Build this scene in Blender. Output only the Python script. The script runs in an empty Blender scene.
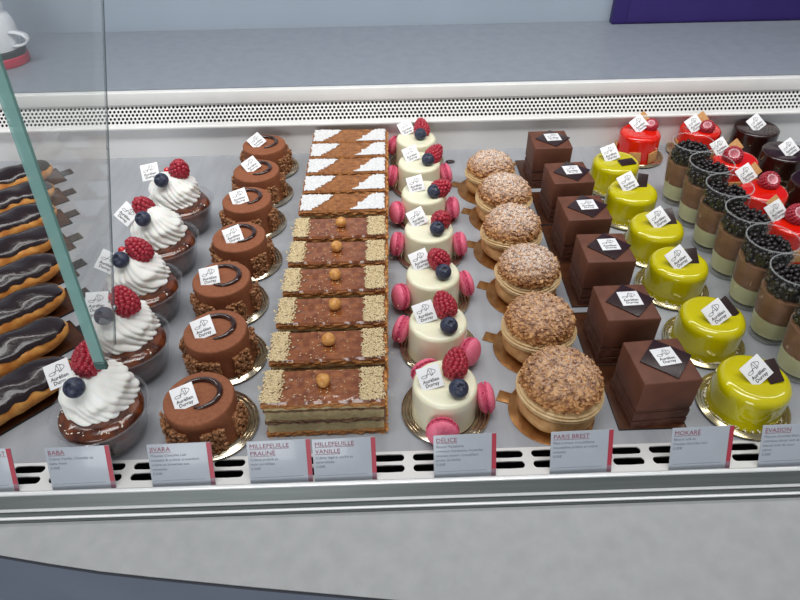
import bpy, bmesh, math, random
from mathutils import Vector, Matrix, noise
R = math.radians
PI = math.pi
random.seed(7)
COL = bpy.context.scene.collection

# ------------------------------------------------------------------ camera
H = .52
P, YW, RL, F = R(41), R(1.1), R(.9), 630.0
fw = Vector((math.sin(YW)*math.cos(P), math.cos(YW)*math.cos(P), -math.sin(P)))
r0 = Vector((math.cos(YW), -math.sin(YW), 0)); u0 = r0.cross(fw)
rt = r0*math.cos(RL) - u0*math.sin(RL); up = u0*math.cos(RL) + r0*math.sin(RL)
CAM = Vector((0, 0, H))
cd = bpy.data.cameras.new('camera'); cam = bpy.data.objects.new('camera', cd); COL.objects.link(cam)
cd.sensor_width = 36; cd.lens = 36*F/800; cd.clip_start = .01
cam.matrix_world = Matrix(((rt.x, up.x, -fw.x, CAM.x), (rt.y, up.y, -fw.y, CAM.y), (rt.z, up.z, -fw.z, CAM.z), (0, 0, 0, 1)))
bpy.context.scene.camera = cam

def ray(px, py): return fw + rt*((px-400)/F) - up*((py-300)/F)
def at(px, py, z=0):                     # where the sight line of a photo point meets the level z
    d = ray(px, py); return CAM + d*((z-H)/d.z)
def atx(px, py, x):
    d = ray(px, py); return CAM + d*(x/d.x)

# ------------------------------------------------------------------ materials
def lin(c): return tuple(((v/255)/12.92 if v/255 <= .04045 else ((v/255+.055)/1.055)**2.4) for v in c) + (1,)
MATS = {}
def mat(name, c1, c2=None, rough=.5, scale=200, bump=0, bscale=None, metal=0, coat=0, sss=0, lo=.35, hi=.65, detail=4, spec=.5, stretch=None, sheen=0):
    m = bpy.data.materials.new(name); m.use_nodes = True; nt = m.node_tree; N = nt.nodes; L = nt.links
    b = N['Principled BSDF']
    b.inputs['Roughness'].default_value = rough; b.inputs['Metallic'].default_value = metal
    b.inputs['Coat Weight'].default_value = coat; b.inputs['Coat Roughness'].default_value = .06
    b.inputs['Specular IOR Level'].default_value = spec
    if sss:
        b.inputs['Subsurface Weight'].default_value = sss; b.inputs['Subsurface Scale'].default_value = .004
    tc = N.new('ShaderNodeTexCoord'); src = tc.outputs['Object']
    if stretch:
        mp = N.new('ShaderNodeMapping'); mp.inputs['Scale'].default_value = stretch; L.new(src, mp.inputs[0]); src = mp.outputs[0]
    if c2:
        n = N.new('ShaderNodeTexNoise'); n.inputs['Scale'].default_value = scale; n.inputs['Detail'].default_value = detail
        L.new(src, n.inputs['Vector'])
        r = N.new('ShaderNodeValToRGB'); r.color_ramp.elements[0].position = lo; r.color_ramp.elements[1].position = hi
        r.color_ramp.elements[0].color = lin(c1); r.color_ramp.elements[1].color = lin(c2)
        L.new(n.outputs['Fac'], r.inputs[0]); L.new(r.outputs[0], b.inputs['Base Color'])
    else:
        b.inputs['Base Color'].default_value = lin(c1)
    if bump:
        n2 = N.new('ShaderNodeTexNoise'); n2.inputs['Scale'].default_value = bscale or scale; n2.inputs['Detail'].default_value = 3
        L.new(src, n2.inputs['Vector'])
        bp = N.new('ShaderNodeBump'); bp.inputs['Strength'].default_value = bump; bp.inputs['Distance'].default_value = .001
        L.new(n2.outputs['Fac'], bp.inputs['Height']); L.new(bp.outputs[0], b.inputs['Normal'])
    MATS[name] = m; return m
def clearmat(name, tint, milk, milkcol, gloss_rough=.03, ior=1.45, gmul=1.0):
    """thin clear sheet: see-through, Fresnel mirror, a little milky scatter"""
    m = bpy.data.materials.new(name); m.use_nodes = True; nt = m.node_tree; N = nt.nodes; L = nt.links; N.clear()
    o = N.new('ShaderNodeOutputMaterial'); t = N.new('ShaderNodeBsdfTransparent'); t.inputs[0].default_value = tint
    d = N.new('ShaderNodeBsdfDiffuse'); d.inputs[0].default_value = lin(milkcol)
    g = N.new('ShaderNodeBsdfGlossy'); g.inputs['Roughness'].default_value = gloss_rough
    m1 = N.new('ShaderNodeMixShader'); m1.inputs[0].default_value = milk; L.new(t.outputs[0], m1.inputs[1]); L.new(d.outputs[0], m1.inputs[2])
    f = N.new('ShaderNodeFresnel'); f.inputs[0].default_value = ior
    mu = N.new('ShaderNodeMath'); mu.operation = 'MULTIPLY'; mu.inputs[1].default_value = gmul; L.new(f.outputs[0], mu.inputs[0])
    ge = N.new('ShaderNodeNewGeometry'); iv = N.new('ShaderNodeMath'); iv.operation = 'SUBTRACT'; iv.inputs[0].default_value = 1; L.new(ge.outputs['Backfacing'], iv.inputs[1])
    m3 = N.new('ShaderNodeMath'); m3.operation = 'MULTIPLY'; L.new(mu.outputs[0], m3.inputs[0]); L.new(iv.outputs[0], m3.inputs[1]); mu = m3
    m2 = N.new('ShaderNodeMixShader'); L.new(mu.outputs[0], m2.inputs[0]); L.new(m1.outputs[0], m2.inputs[1]); L.new(g.outputs[0], m2.inputs[2])
    L.new(m2.outputs[0], o.inputs[0]); MATS[name] = m; return m
def ramp_on_noise(m, src, scale, stops, detail=5):
    nt = m.node_tree; N = nt.nodes; L = nt.links
    n = N.new('ShaderNodeTexNoise'); n.inputs['Scale'].default_value = scale; n.inputs['Detail'].default_value = detail; L.new(src, n.inputs['Vector'])
    r = N.new('ShaderNodeValToRGB')
    while len(r.color_ramp.elements) < len(stops): r.color_ramp.elements.new(.5)
    for e, (p, c) in zip(r.color_ramp.elements, stops): e.position = p; e.color = c
    L.new(n.outputs['Fac'], r.inputs[0]); return r

mat('tray', (156,159,165), (168,171,176), .38, 9, .1, 900, stretch=(6,1,1))
mat('white_metal', (224,224,222), (230,230,228), .42, 20)
mat('panel_white', (226,226,226), (230,230,230), .5, 8)
mat('aluminium', (96,103,101), (110,116,114), .42, 40, metal=.25, stretch=(.2,6,6))
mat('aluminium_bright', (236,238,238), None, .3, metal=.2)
mat('recess_shade', (26,28,30), None, .6)  # near-black standing in for the shade inside vent and grille
mat('laminate', (164,166,167), (174,176,177), .5, 60, .06, 300, lo=.3, hi=.7, detail=12)
mat('laminate_back', (132,139,150), (140,147,156), .45, 50, .05, 300, lo=.3, hi=.72, detail=9)
mat('wall', (150,161,174), (156,167,180), .6, 3)
mat('purple', (40,24,92), (48,32,104), .5, 6)
mat('purple_dark', (28,16,70), None, .5)
mat('floor', (116,124,140), (128,136,150), .6, 5)
mat('edge_dark', (70,72,78), None, .5)
mat('white_plastic', (222,224,228), None, .4)
mat('dark_plastic', (40,44,46), None, .4)
mat('red_plastic', (190,40,66), None, .4)
mat('card', (176,183,192), (182,188,197), .3, 30, coat=.2)
mat('card_stripe', (180,58,76), None, .4)
mat('card_foot', (150,110,124), None, .4)
mat('ink_red', (150,72,94), None, .5)
mat('ink_grey', (122,126,140), None, .5)
mat('ink_black', (40,40,44), None, .5)
mat('tag_white', (240,240,242), None, .35)
mat('silver', (178,164,142), (206,196,176), .16, 60, metal=.9)
mat('gold', (140,92,48), (172,124,72), .3, 70, metal=.6, bump=.15, bscale=300)
mat('silver_gold', (176,164,128), (202,190,156), .18, 60, metal=.85)
mat('board_black', (26,24,26), None, .35)
mat('board_brown', (72,40,24), (92,54,32), .3, 50, metal=.3)
mat('jivara', (138,80,50), (152,92,60), .75, 300, .25, 1500)
mat('jivara_dark', (52,26,22), None, .12, coat=.8)
mat('praline_crunch', (116,72,44), (196,140,94), .45, 420, .5, 900)
mat('macaron', (238,112,142), (243,130,156), .55, 250, .15, 1500, sss=.1)
mat('macaron_foot', (214,70,108), (232,108,138), .8, 900, .8, 900)
mat('white_mousse', (240,236,206), (244,241,214), .22, 40, coat=.35, sss=.15)
mat('raspberry', (150,20,42), (182,42,62), .38, 300, sss=.2, coat=.2)
mat('raspberry_inside', (246,222,224), (220,120,140), .6, 600)
mat('blueberry', (32,36,56), (66,74,98), .45, 260)
mat('currant', (200,14,34), None, .1, coat=.8, sss=.2)
mat('cream', (247,247,240), (250,250,245), .5, 100, .12, 900, sss=.15)
mat('baba', (66,27,12), (138,68,26), .14, 60, .25, 500, coat=.8, lo=.4, hi=.8)
mat('coconut', (232,226,208), (246,243,230), .7, 900)
clearmat('clear_plastic', (.95,.95,.96,1), .045, (225,228,232), .06, 1.45, .8)
clearmat('clear_glass', (.97,.98,.97,1), .008, (230,235,235), .02, 1.45, .55)
clearmat('pane_glass', (.95,.96,.96,1), .10, (205,210,212), .03, 1.45, .8)
clearmat('pane_edge', (.6,.76,.74,1), .72, (150,192,186), .1, 1.45, .8)
clearmat('pane_joint', (.35,.38,.40,1), .5, (110,118,122), .1, 1.45, .8)
mat('steel', (150,154,156), None, .3, metal=.9)
mat('clamp_green', (70,104,98), None, .25, coat=.4)
mat('puff', (150,88,44), (204,146,84), .7, 350, .8, 500, stretch=(1,1,3))
mat('puff_side', (190,116,50), (222,164,92), .7, 350, .9, 500)
mat('custard', (206,184,132), (222,202,154), .6, 300, .3, 400)
mat('praline_cream', (112,82,60), (140,108,80), .6, 300, .3, 400)
mat('praline_glaze', (108,54,28), (158,96,56), .18, 130, .3, 160, coat=.7, lo=.3, hi=.7)
mat('crumbs', (198,176,132), (232,214,176), .85, 600, .6, 900)
mat('hazelnut', (188,122,54), (226,172,100), .4, 220, .2, 500)
mat('caramel_top', (122,72,34), (172,112,60), .4, 160, .35, 300)
mat('icing_sugar', (212,212,212), (236,236,236), .9, 400, .5, 900)
mat('choux', (196,142,84), (226,180,122), .65, 90, .35, 300)
mat('choux_cream', (206,172,120), (220,190,142), .45, 120)
mat('mokare', (96,54,37), (108,63,44), .6, 60, .2, 1500)
mat('mokare_layer', (82,45,32), (96,55,40), .6, 80, .4, 700)
mat('dark_plaque', (44,28,28), (52,34,34), .3, 60)
mat('yellow_glaze', (204,192,4), (210,200,8), .12, 30, coat=.7, sss=.05)
mat('red_glaze', (226,26,8), (230,34,12), .12, 30, coat=.6)
mat('dark_glaze', (36,16,12), (46,22,18), .22, 30, coat=.5)
mat('biscuit', (196,142,84), (214,164,106), .6, 300, .3, 700)
mat('eclair', (188,114,44), (222,160,80), .6, 100, .4, 260)
mat('eclair_glaze', (32,20,24), (40,27,30), .25, 30, coat=.35, bump=.7, bscale=140, spec=.35)
mat('verrine_cream', (216,213,172), (222,219,182), .4, 60)
mat('verrine_mousse', (132,92,70), (148,106,82), .5, 90, .25, 300)
mat('pearl', (24,18,19), (34,26,27), .3, 300)
# craquelin with icing sugar sifted over the top (a mask with a shape of its own)
def craquelin(name, sugar):
    m = mat(name, (138,84,44), (214,162,104), .75, 200, .7, 700, detail=9, lo=.38, hi=.62)
    nt = m.node_tree; N = nt.nodes; L = nt.links; b = N['Principled BSDF']
    old = b.inputs['Base Color'].links[0].from_socket
    tc = N.new('ShaderNodeTexCoord'); sp = N.new('ShaderNodeSeparateXYZ'); L.new(tc.outputs['Object'], sp.inputs[0])
    n = ramp_on_noise(m, tc.outputs['Object'], 520, [(.40, (0,0,0,1)), (.56, (1,1,1,1))], 3)
    mr = N.new('ShaderNodeMapRange'); mr.inputs[1].default_value = .048; mr.inputs[2].default_value = .069; mr.inputs[3].default_value = 0; mr.inputs[4].default_value = sugar
    L.new(sp.outputs[2], mr.inputs[0])
    mu = N.new('ShaderNodeMath'); mu.operation = 'MULTIPLY'; L.new(n.outputs[0], mu.inputs[0]); L.new(mr.outputs[0], mu.inputs[1])
    mx = N.new('ShaderNodeMix'); mx.data_type = 'RGBA'; L.new(mu.outputs[0], mx.inputs[0]); L.new(old, mx.inputs[6]); mx.inputs[7].default_value = lin((236,230,224))
    L.new(mx.outputs[2], b.inputs['Base Color'])
craquelin('craquelin_plain', .35); craquelin('craquelin_sugar', .85)

# ------------------------------------------------------------------ mesh builder
class MB:
    def __init__(s): s.v = []; s.f = []; s.m = []; s.cur = 0; s.T = Matrix()
    def add(s, vs, fs):
        o = len(s.v); s.v += [tuple(s.T @ Vector(v)) for v in vs]
        s.f += [tuple(i+o for i in f) for f in fs]; s.m += [s.cur]*len(fs); return s
    def box(s, x0, y0, z0, x1, y1, z1):
        return s.add([(x0,y0,z0),(x1,y0,z0),(x1,y1,z0),(x0,y1,z0),(x0,y0,z1),(x1,y0,z1),(x1,y1,z1),(x0,y1,z1)],
                     [(0,3,2,1),(4,5,6,7),(0,1,5,4),(1,2,6,5),(2,3,7,6),(3,0,4,7)])
    def lathe(s, prof, n=40, rf=None):
        vs = []; fs = []; idx = []
        for k, (r, z) in enumerate(prof):
            if r < 1e-6: idx.append([len(vs)]); vs.append((0, 0, z))
            else:
                row = []
                for i in range(n):
                    a = 2*PI*i/n; rr, zz = (rf(r, z, a, k) if rf else (r, z))
                    row.append(len(vs)); vs.append((rr*math.cos(a), rr*math.sin(a), zz))
                idx.append(row)
        for a, b in zip(idx, idx[1:]):
            for i in range(n):
                j = (i+1) % n
                if len(a) == 1 and len(b) > 1: fs.append((a[0], b[j], b[i]))
                elif len(b) == 1 and len(a) > 1: fs.append((a[i], a[j], b[0]))
                elif len(a) > 1: fs.append((a[i], a[j], b[j], b[i]))
        return s.add(vs, fs)
    def tube(s, pts, r, n=8):
        pts = [Vector(p) for p in pts]; vs = []; fs = []
        for k, p in enumerate(pts):
            d = (pts[min(k+1, len(pts)-1)] - pts[max(k-1, 0)]).normalized()
            a = d.orthogonal().normalized() if k == 0 else (a - d*a.dot(d)).normalized()
            b = d.cross(a); rr = r(k/(len(pts)-1)) if callable(r) else r
            for i in range(n):
                t = 2*PI*i/n; vs.append(tuple(p + (a*math.cos(t) + b*math.sin(t))*rr))
        for k in range(len(pts)-1):
            for i in range(n):
                j = (i+1) % n; fs.append((k*n+i, k*n+j, (k+1)*n+j, (k+1)*n+i))
        fs.append(tuple(range(n))[::-1]); fs.append(tuple((len(pts)-1)*n+i for i in range(n)))
        return s.add(vs, fs)
    def ribbon(s, pts, w):
        pts = [Vector((p[0], p[1], 0)) for p in pts]; vs = []; fs = []
        for k, p in enumerate(pts):
            d = (pts[min(k+1, len(pts)-1)] - pts[max(k-1, 0)]).normalized(); q = Vector((-d.y, d.x, 0))*w/2
            vs += [tuple(p+q), tuple(p-q)]
        for k in range(len(pts)-1): fs.append((2*k, 2*k+1, 2*k+3, 2*k+2))
        return s.add(vs, fs)
    def ico(s, c, r, sub=1, jit=0, sc=(1,1,1)):
        key = sub
        if key not in ICO:
            bm = bmesh.new(); bmesh.ops.create_icosphere(bm, subdivisions=sub, radius=1)
            ICO[key] = ([tuple(v.co) for v in bm.verts], [tuple(v.index for v in f.verts) for f in bm.faces]); bm.free()
        vs, fs = ICO[key]; c = Vector(c)
        return s.add([tuple(c + Vector((v[0]*sc[0], v[1]*sc[1], v[2]*sc[2]))*r*(1+random.uniform(-jit, jit))) for v in vs], fs)
    def grid(s, pts):        # pts[row][col]
        vs = [p for row in pts for p in row]; w = len(pts[0]); fs = []
        for i in range(len(pts)-1):
            for j in range(w-1): fs.append((i*w+j, i*w+j+1, (i+1)*w+j+1, (i+1)*w+j))
        return s.add(vs, fs)
    def mesh(s, name, mats, smooth=True, bevel=0, sharp=40):
        me = bpy.data.meshes.new(name); me.from_pydata(s.v, [], s.f)
        for m in (mats if isinstance(mats, (list, tuple)) else [mats]): me.materials.append(MATS[m])
        for p, k in zip(me.polygons, s.m): p.material_index = k
        if bevel:
            bm = bmesh.new(); bm.from_mesh(me); bmesh.ops.remove_doubles(bm, verts=bm.verts, dist=1e-6)
            ed = [e for e in bm.edges if len(e.link_faces) == 2 and e.calc_face_angle(0) > R(30)]
            bmesh.ops.bevel(bm, geom=ed, offset=bevel, segments=3, affect='EDGES', profile=.5); bm.to_mesh(me); bm.free()
        if smooth:
            me.polygons.foreach_set('use_smooth', [True]*len(me.polygons))
            me.set_sharp_from_angle(angle=R(sharp))
        me.update(); return me
ICO = {}
def place(name, me, parent=None, loc=(0,0,0), rot=None, mtx=None, scale=None, label=None):
    o = bpy.data.objects.new(name, me); COL.objects.link(o)
    if name in STUFF: o['kind'] = 'stuff'
    if parent: o.parent = parent
    if mtx is not None: o.matrix_local = mtx
    else:
        o.location = loc
        if rot: o.rotation_euler = rot
        if scale: o.scale = (scale,)*3
    if label: o['label'] = label
    return o
STUFF = {'coconut_flakes', 'base_crumbs', 'sugar_specks', 'crumb_band', 'side_flakes'}
def tag(o, label, cat, group=None, kind=None):
    o['label'] = label; o['category'] = cat
    if group: o['group'] = group
    if kind: o['kind'] = kind
    return o
def thing(name, loc, label, cat, group=None, rz=0):
    o = bpy.data.objects.new(name, None); COL.objects.link(o); o.location = loc; o.rotation_euler = (0, 0, rz)
    o.empty_display_size = .01; return tag(o, label, cat, group)
def nz(p, s, seed=0): return noise.noise(Vector((p[0]*s+seed, p[1]*s+seed*1.7, p[2]*s-seed)))
ORD = ['frontmost', 'second from the front', 'third from the front', 'fourth from the front', 'fifth from the front', 'sixth from the front', 'seventh from the front', 'eighth from the front']
def ordn(i, n): return 'backmost' if i == n-1 else ORD[i]

def textmesh(txt, size, m, align='LEFT', bold=0):
    cu = bpy.data.curves.new('txt', 'FONT'); cu.body = txt; cu.size = size; cu.align_x = align; cu.resolution_u = 2; cu.offset = bold
    o = bpy.data.objects.new('txt', cu); COL.objects.link(o)
    dg = bpy.context.evaluated_depsgraph_get(); dg.update()
    me = bpy.data.meshes.new_from_object(o.evaluated_get(dg)); me.name = 'text'
    bpy.data.objects.remove(o); bpy.data.curves.remove(cu)
    me.materials.clear(); me.materials.append(MATS[m]); return me

# ================================================================== SETTING
XL, XR = -1.15, 1.25
def struct(name, me, loc=(0,0,0)):
    o = place(name, me, None, loc); o['kind'] = 'structure'; return o
struct('floor', MB().box(-2.5, -1.5, -1.0, 2.5, 2.2, -.95).mesh('floor', 'floor', False))
struct('wall_back', MB().box(-2.5, 1.60, -.95, 2.5, 1.70, 1.9).mesh('wall', 'wall', False))

# back counter : slab behind the case
ZB = .1105
bc = thing('back_counter', (0, 1.15, -.95), 'grey speckled worktop running behind the pastry case', 'counter')
place('worktop', MB().box(-2.0, -.138, .95+ZB-.03, 2.0, .149, .95+ZB).mesh('bc', 'laminate_back', False), bc)
place('counter_body', MB().box(-2.0, -.130, 0, 2.0, .149, .95+ZB-.03).mesh('bb', 'panel_white', False), bc)
# upright panel behind the worktop
pn = thing('partition', (0, 1.30, -.95), 'pale blue-grey upright panel standing behind the back worktop', 'partition')
place('panel', MB().box(-2.0, .0, 0, 2.0, .02, 1.6).mesh('p', 'wall', False), pn)
xl = at(611, 22, ZB); sc = 1.30/xl.y
a = at(611, 22.5, ZB)
pp = thing('purple_panel', (0, 1.285, ZB), 'deep purple panel at the back, above the right end of the worktop', 'panel')
x0 = a.x*1.285/a.y
place('panel', MB().box(x0, 0, .001, 1.9, .012, .9).mesh('pp', 'purple', False), pp)
place('edge_strip', MB().box(x0, -.004, .001, x0+.028, 0, .9).mesh('pe', 'purple', True, .001), pp)
place('bottom_lip', MB().box(x0, -.006, .0005, 1.9, -.004, .0015).mesh('pl', 'purple_dark', False), pp)

# display case ------------------------------------------------------
case = thing('display_case', (0, .66, -.9), 'white refrigerated pastry case with grey tray floor and vented edges', 'display case')
def cpart(name, me, par=case, label=None):
    return place(name, me, par, (-par.location[0], -par.location[1], -par.location[2]) if par is case else (0,0,0), label=label)
YF, YB = .371, .99
cpart('tray_floor', MB().box(XL, YF, -.004, XR, YB, 0).mesh('tray', 'tray', True, .0008), label='grey coated metal tray floor')
def holed(n_x, rows, cw, ch, hole, x0, y0, stag):
    """flat plate of cells, each with a hole given by 16 points"""
    mb = MB()
    for r in range(rows):
        off = cw/2 if (stag and r % 2) else 0
        for c in range(n_x):
            cx = x0 + c*cw + off; cy = y0 + (r+.5)*ch
            w, h = cw/2, ch/2
            bd = [(w,0),(w,h/2),(w,h),(w/2,h),(0,h),(-w/2,h),(-w,h),(-w,h/2),(-w,0),(-w,-h/2),(-w,-h),(-w/2,-h),(0,-h),(w/2,-h),(w,-h),(w,-h/2)]
            vs = [(cx+a, cy+b, 0) for a, b in bd] + [(cx+a, cy+b, 0) for a, b in hole]
            mb.add(vs, [(i, (i+1) % 16, 16+(i+1) % 16, 16+i) for i in range(16)])
            if stag and not off: pass
    return mb
def capsule(L, r):
    p = []
    for k in range(16):
        t = k*PI/8; c, s = math.cos(t), math.sin(t)
        sx = 0 if k in (4, 12) else (1 if c > 0 else -1)
        p.append((sx*(L/2-r) + r*c, r*s))
    return p
def weld(me):
    bm = bmesh.new(); bm.from_mesh(me); bmesh.ops.remove_doubles(bm, verts=bm.verts, dist=1e-5); bm.to_mesh(me); bm.free()
# front vent: two rows of long slots
SP = .0387; xs = at(627.5, 457, 0).x
x_first = xs - SP*math.floor((xs-XL)/SP)
vm = holed(int((XR-XL)/SP), 2, SP, .0122, capsule(.0304, .0043), x_first, .3452, False)
vm.box(XL, .3365, -.0012, XR, .3452, 0); vm.box(XL, .3696, -.0012, XR, YF, 0)
vme = vm.mesh('vent', 'white_metal', False); weld(vme)
fv = cpart('front_vent', vme, label='white front air grille with two rows of long slots')
so = fv.modifiers.new('th', 'SOLIDIFY'); so.thickness = .0014; so.offset = -1
# channel below the vent, its shade put into a near-black colour
cpart('vent_channel', MB().box(XL, .337, -.05, XR, .339, -.003).box(XL, .337, -.052, XR, YF, -.05).box(XL, YF-.002, -.05, XR, YF, -.005).box(XL, .358, -.03, XR, .3588, -.006).mesh('ch', 'recess_shade', False), label='air channel under the slots, shade painted dark')
# front rail : extruded profile
def extrude_profile(pts, x0, x1, close=True):
    mb = MB(); n = len(pts); vs = [(x0, y, z) for y, z in pts] + [(x1, y, z) for y, z in pts]
    fs = [(i, (i+1) % n, n+(i+1) % n, n+i) for i in range(n)] + [tuple(range(n))[::-1], tuple(range(n, 2*n))]
    return mb.add(vs, fs)
ZS = -.02
rail = cpart('front_rail', extrude_profile([(y-.003,z) for y,z in [(.3395,-.06),(.3395,.0035),(.3375,.0045),(.3355,.0025),(.3290,-.0085),(.3285,-.012),(.3245,-.0145),(.324,-.0165),(.3215,-.0185),(.3215,-.06)]], XL, XR).mesh('rail', 'aluminium', False), label='grooved grey aluminium front rail')
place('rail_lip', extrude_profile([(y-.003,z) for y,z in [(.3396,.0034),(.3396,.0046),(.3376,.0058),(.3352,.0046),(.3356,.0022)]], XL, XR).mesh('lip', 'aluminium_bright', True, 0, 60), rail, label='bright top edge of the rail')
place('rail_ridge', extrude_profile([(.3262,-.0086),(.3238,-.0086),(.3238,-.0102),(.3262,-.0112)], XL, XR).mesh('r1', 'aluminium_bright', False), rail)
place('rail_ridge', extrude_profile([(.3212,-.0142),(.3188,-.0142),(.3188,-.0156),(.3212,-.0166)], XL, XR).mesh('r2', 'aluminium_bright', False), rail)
cpart('back_panel', MB().box(XL, YB, -.004, XR, YB+.006, .0570).mesh('bp', 'panel_white', False), label='white upright back panel behind the pastries')
# rear perforated grille, leaning back
PC, PRH = .0067, .0058
circ = [(.0023*math.cos(k*PI/8), .0023*math.sin(k*PI/8)) for k in range(16)]
gm = holed(int((XR-XL)/PC), 5, PC, PRH, circ, XL+PC/2, .003, True)
gm.box(XL, -.004, -.001, XR, .003, 0); gm.box(XL, .032, -.001, XR, .0345, 0)
gme = gm.mesh('grille', 'white_metal', False); weld(gme)
gr = place('rear_grille', gme, case, (0, YB-.004-.66, .0592+.9), (R(56), 0, 0), label='white perforated air grille with staggered round holes')
so = gr.modifiers.new('th', 'SOLIDIFY'); so.thickness = .0012; so.offset = -1
cpart('grille_shade_sheet', MB().box(XL, 1.0098, .03, XR, 1.0110, .085).mesh('gc', 'recess_shade', False))  # sheet behind the holes, painted dark for the shade of the cavity
cpart('grille_lip', MB().box(XL, YB-.009, .0540, XR, YB-.002, .0580).mesh('gl', 'white_metal', True, .001))
cpart('top_ledge', MB().box(XL, 1.000, .0885, XR, 1.0115, ZB-.001).mesh('tl', 'white_metal', True, .0015), label='white ledge edge above the grille')
cpart('case_body', MB().box(XL, .342, -.9, XR, 1.010, -.053).mesh('cb', 'panel_white', False))

# front counter: slab with a bowed front edge
e = [(-360,515),(-180,530),(0,555),(50,563.5),(100,571),(150,576.5),(200,581.5),(250,586.5),(300,591),(350,595.5),(400,600),(500,608),(640,618),(800,628),(1000,640)]
pts = [at(x, y, ZS) for x, y in e]
n = len(pts)
top = [(p.x, p.y, ZS) for p in pts] + [(1.2, .3182, ZS), (-1.2, .3182, ZS), ]
top[0] = (-1.2, top[0][1]+.03, ZS); top[n-1] = (1.2, top[n-1][1]-.02, ZS)
top = [(a, min(b, .310) if i < n else b, c) for i, (a, b, c) in enumerate(top)]; m_ = len(top); vs = top + [(a, b, ZS-.004) for a, b, c in top]
fc = MB().add(vs, [tuple(range(m_)), tuple(range(m_, 2*m_))[::-1]] + [(i, m_+i, m_+(i+1) % m_, (i+1) % m_) for i in range(m_)])
fcb = thing('front_counter', (0, .29, -.95), 'pale grey concrete-look counter top with bowed edge in front of the case', 'counter')
place('counter_top', fc.mesh('fc', 'laminate', False), fcb, (0, -.29, .95))
place('edge_band', MB().add([(a, b-.0012, ZS-.0008) for a, b, c in top[:n]] + [(a, b-.0012, ZS-.004) for a, b, c in top[:n]], [(i, n+i, n+i+1, i+1) for i in range(n-1)]).mesh('eb', 'edge_dark', False), fcb, (0, -.29, .95))
bt_ = [(a, b+.003, ZS-.004) for a, b, c in top[:n]] + top[n:]
cbm = MB().add([(a, b, ZS-.0041) for a, b, c in bt_] + [(a, b, -.949) for a, b, c in bt_], [tuple(range(m_)), tuple(range(m_, 2*m_))[::-1]] + [(i, m_+i, m_+(i+1) % m_, (i+1) % m_) for i in range(m_)])
place('counter_body', cbm.mesh('cb2', 'floor', False), fcb, (0, -.29, .95), label='blue-grey curved counter front')

# white dispenser at the far left on the back worktop
bl = at(-3, 70, ZB)
bt = thing('dispenser_bottle', (bl.x, bl.y+.035, ZB+.0006), 'white plastic dispenser with side handle and red base on the back worktop', 'bottle')
place('base', MB().lathe([(0,0),(.040,0),(.042,.003),(.042,.014),(.040,.016),(0,.016)], 36).mesh('b', 'red_plastic'), bt, label='red base')
place('collar', MB().lathe([(0,.016),(.041,.016),(.041,.024),(.037,.026),(0,.026)], 36).mesh('b', 'dark_plastic'), bt, label='dark band above the base')
place('body', MB().lathe([(0,.026),(.036,.026),(.038,.04),(.038,.066),(.034,.078),(.028,.084),(.031,.096),(.029,.12),(.022,.14),(.014,.17),(.0,.18)], 36).mesh('b', 'white_plastic'), bt)
hd = [(.034+.026*math.sin(t), -.012, .044+.010*-math.cos(t)) for t in [PI*k/14 for k in range(15)]]
hm = MB()
for sgn in (0,):
    hm.grid([[(x, y-.007, z) for x, y, z in hd], [(x, y+.007, z) for x, y, z in hd]])
h = place('handle', hm.mesh('h', 'white_plastic'), bt); so = h.modifiers.new('t', 'SOLIDIFY'); so.thickness = .003

# glass fin ----------------------------------------------------------
XF = -.262
P0 = atx(101, 367, XF)
def yz(px, py): q = atx(px, py, XF); return (q.y, q.z)
fin = thing('glass_partition', (XF, P0.y, P0.z), 'wedge-shaped glass pane with thick green edge over the cream-topped desserts', 'glass')
A = yz(98.3, 362); B = yz(16, 128); C = (B[0]+(B[0]-A[0])*.75, B[1]+(B[1]-A[1])*.75)
Dd = yz(110, 345); E_ = yz(103, 150); G = (E_[0]+(E_[0]-Dd[0])*1.1, E_[1]+(E_[1]-Dd[1])*1.1)
poly = [(P0.y, P0.z), Dd, E_, G, C, B, A]
def rel(x, q): return (x-XF, q[0]-P0.y, q[1]-P0.z)
TH = .0095
pl_ = MB(); k = len(poly)
pl_.add([rel(XF-TH/2, q) for q in poly] + [rel(XF+TH/2, q) for q in poly], [tuple(range(k))[::-1], tuple(range(k, 2*k))] + [(i, (i+1) % k, k+(i+1) % k, k+i) for i in (0, 1, 2, 3)])
place('pane', pl_.mesh('pane', 'pane_glass', False), fin, label='clear slightly hazy pane')
tg = MB(); sub = [A, B, C]
tg.add([rel(XF-TH/2, q) for q in sub]+[rel(XF+TH/2, q) for q in sub], [(0,1,4,3),(1,2,5,4)])
back = [(q[0]+.004, q[1]+.0005) for q in sub]
tg.add([rel(XF-TH/2, q) for q in back]+[rel(XF+TH/2, q) for q in back], [(0,1,4,3),(1,2,5,4)])
tg.add([rel(XF+TH/2, q) for q in sub]+[rel(XF+TH/2, q) for q in back], [(0,1,4,3),(1,2,5,4)])
place('green_edge', tg.mesh('edge', 'pane_edge', False), fin, label='thick green glass edge')
jt = MB(); q2 = [Dd, E_, G]
jt.add([rel(XF+TH/2-.0016, q) for q in q2]+[rel(XF+TH/2+.0006, q) for q in q2], [(0,1,4,3),(1,2,5,4)])
q3 = [(q[0]+.0015, q[1]) for q in q2]
jt.add([rel(XF+TH/2+.0006, q) for q in q2]+[rel(XF+TH/2+.0006, q) for q in q3], [(0,1,4,3),(1,2,5,4)])
place('rear_edge', jt.mesh('joint', 'pane_joint', False), fin, label='dark thin rear edge of the pane')
place('corner_clip', MB().box(-TH/2-.0004, -.001, -.003, TH/2+.0004, .004, .006).mesh('clip', 'clamp_green', True, .001), fin, label='green-grey clip at the bottom corner')
bq = atx(109, 308, XF)
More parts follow.
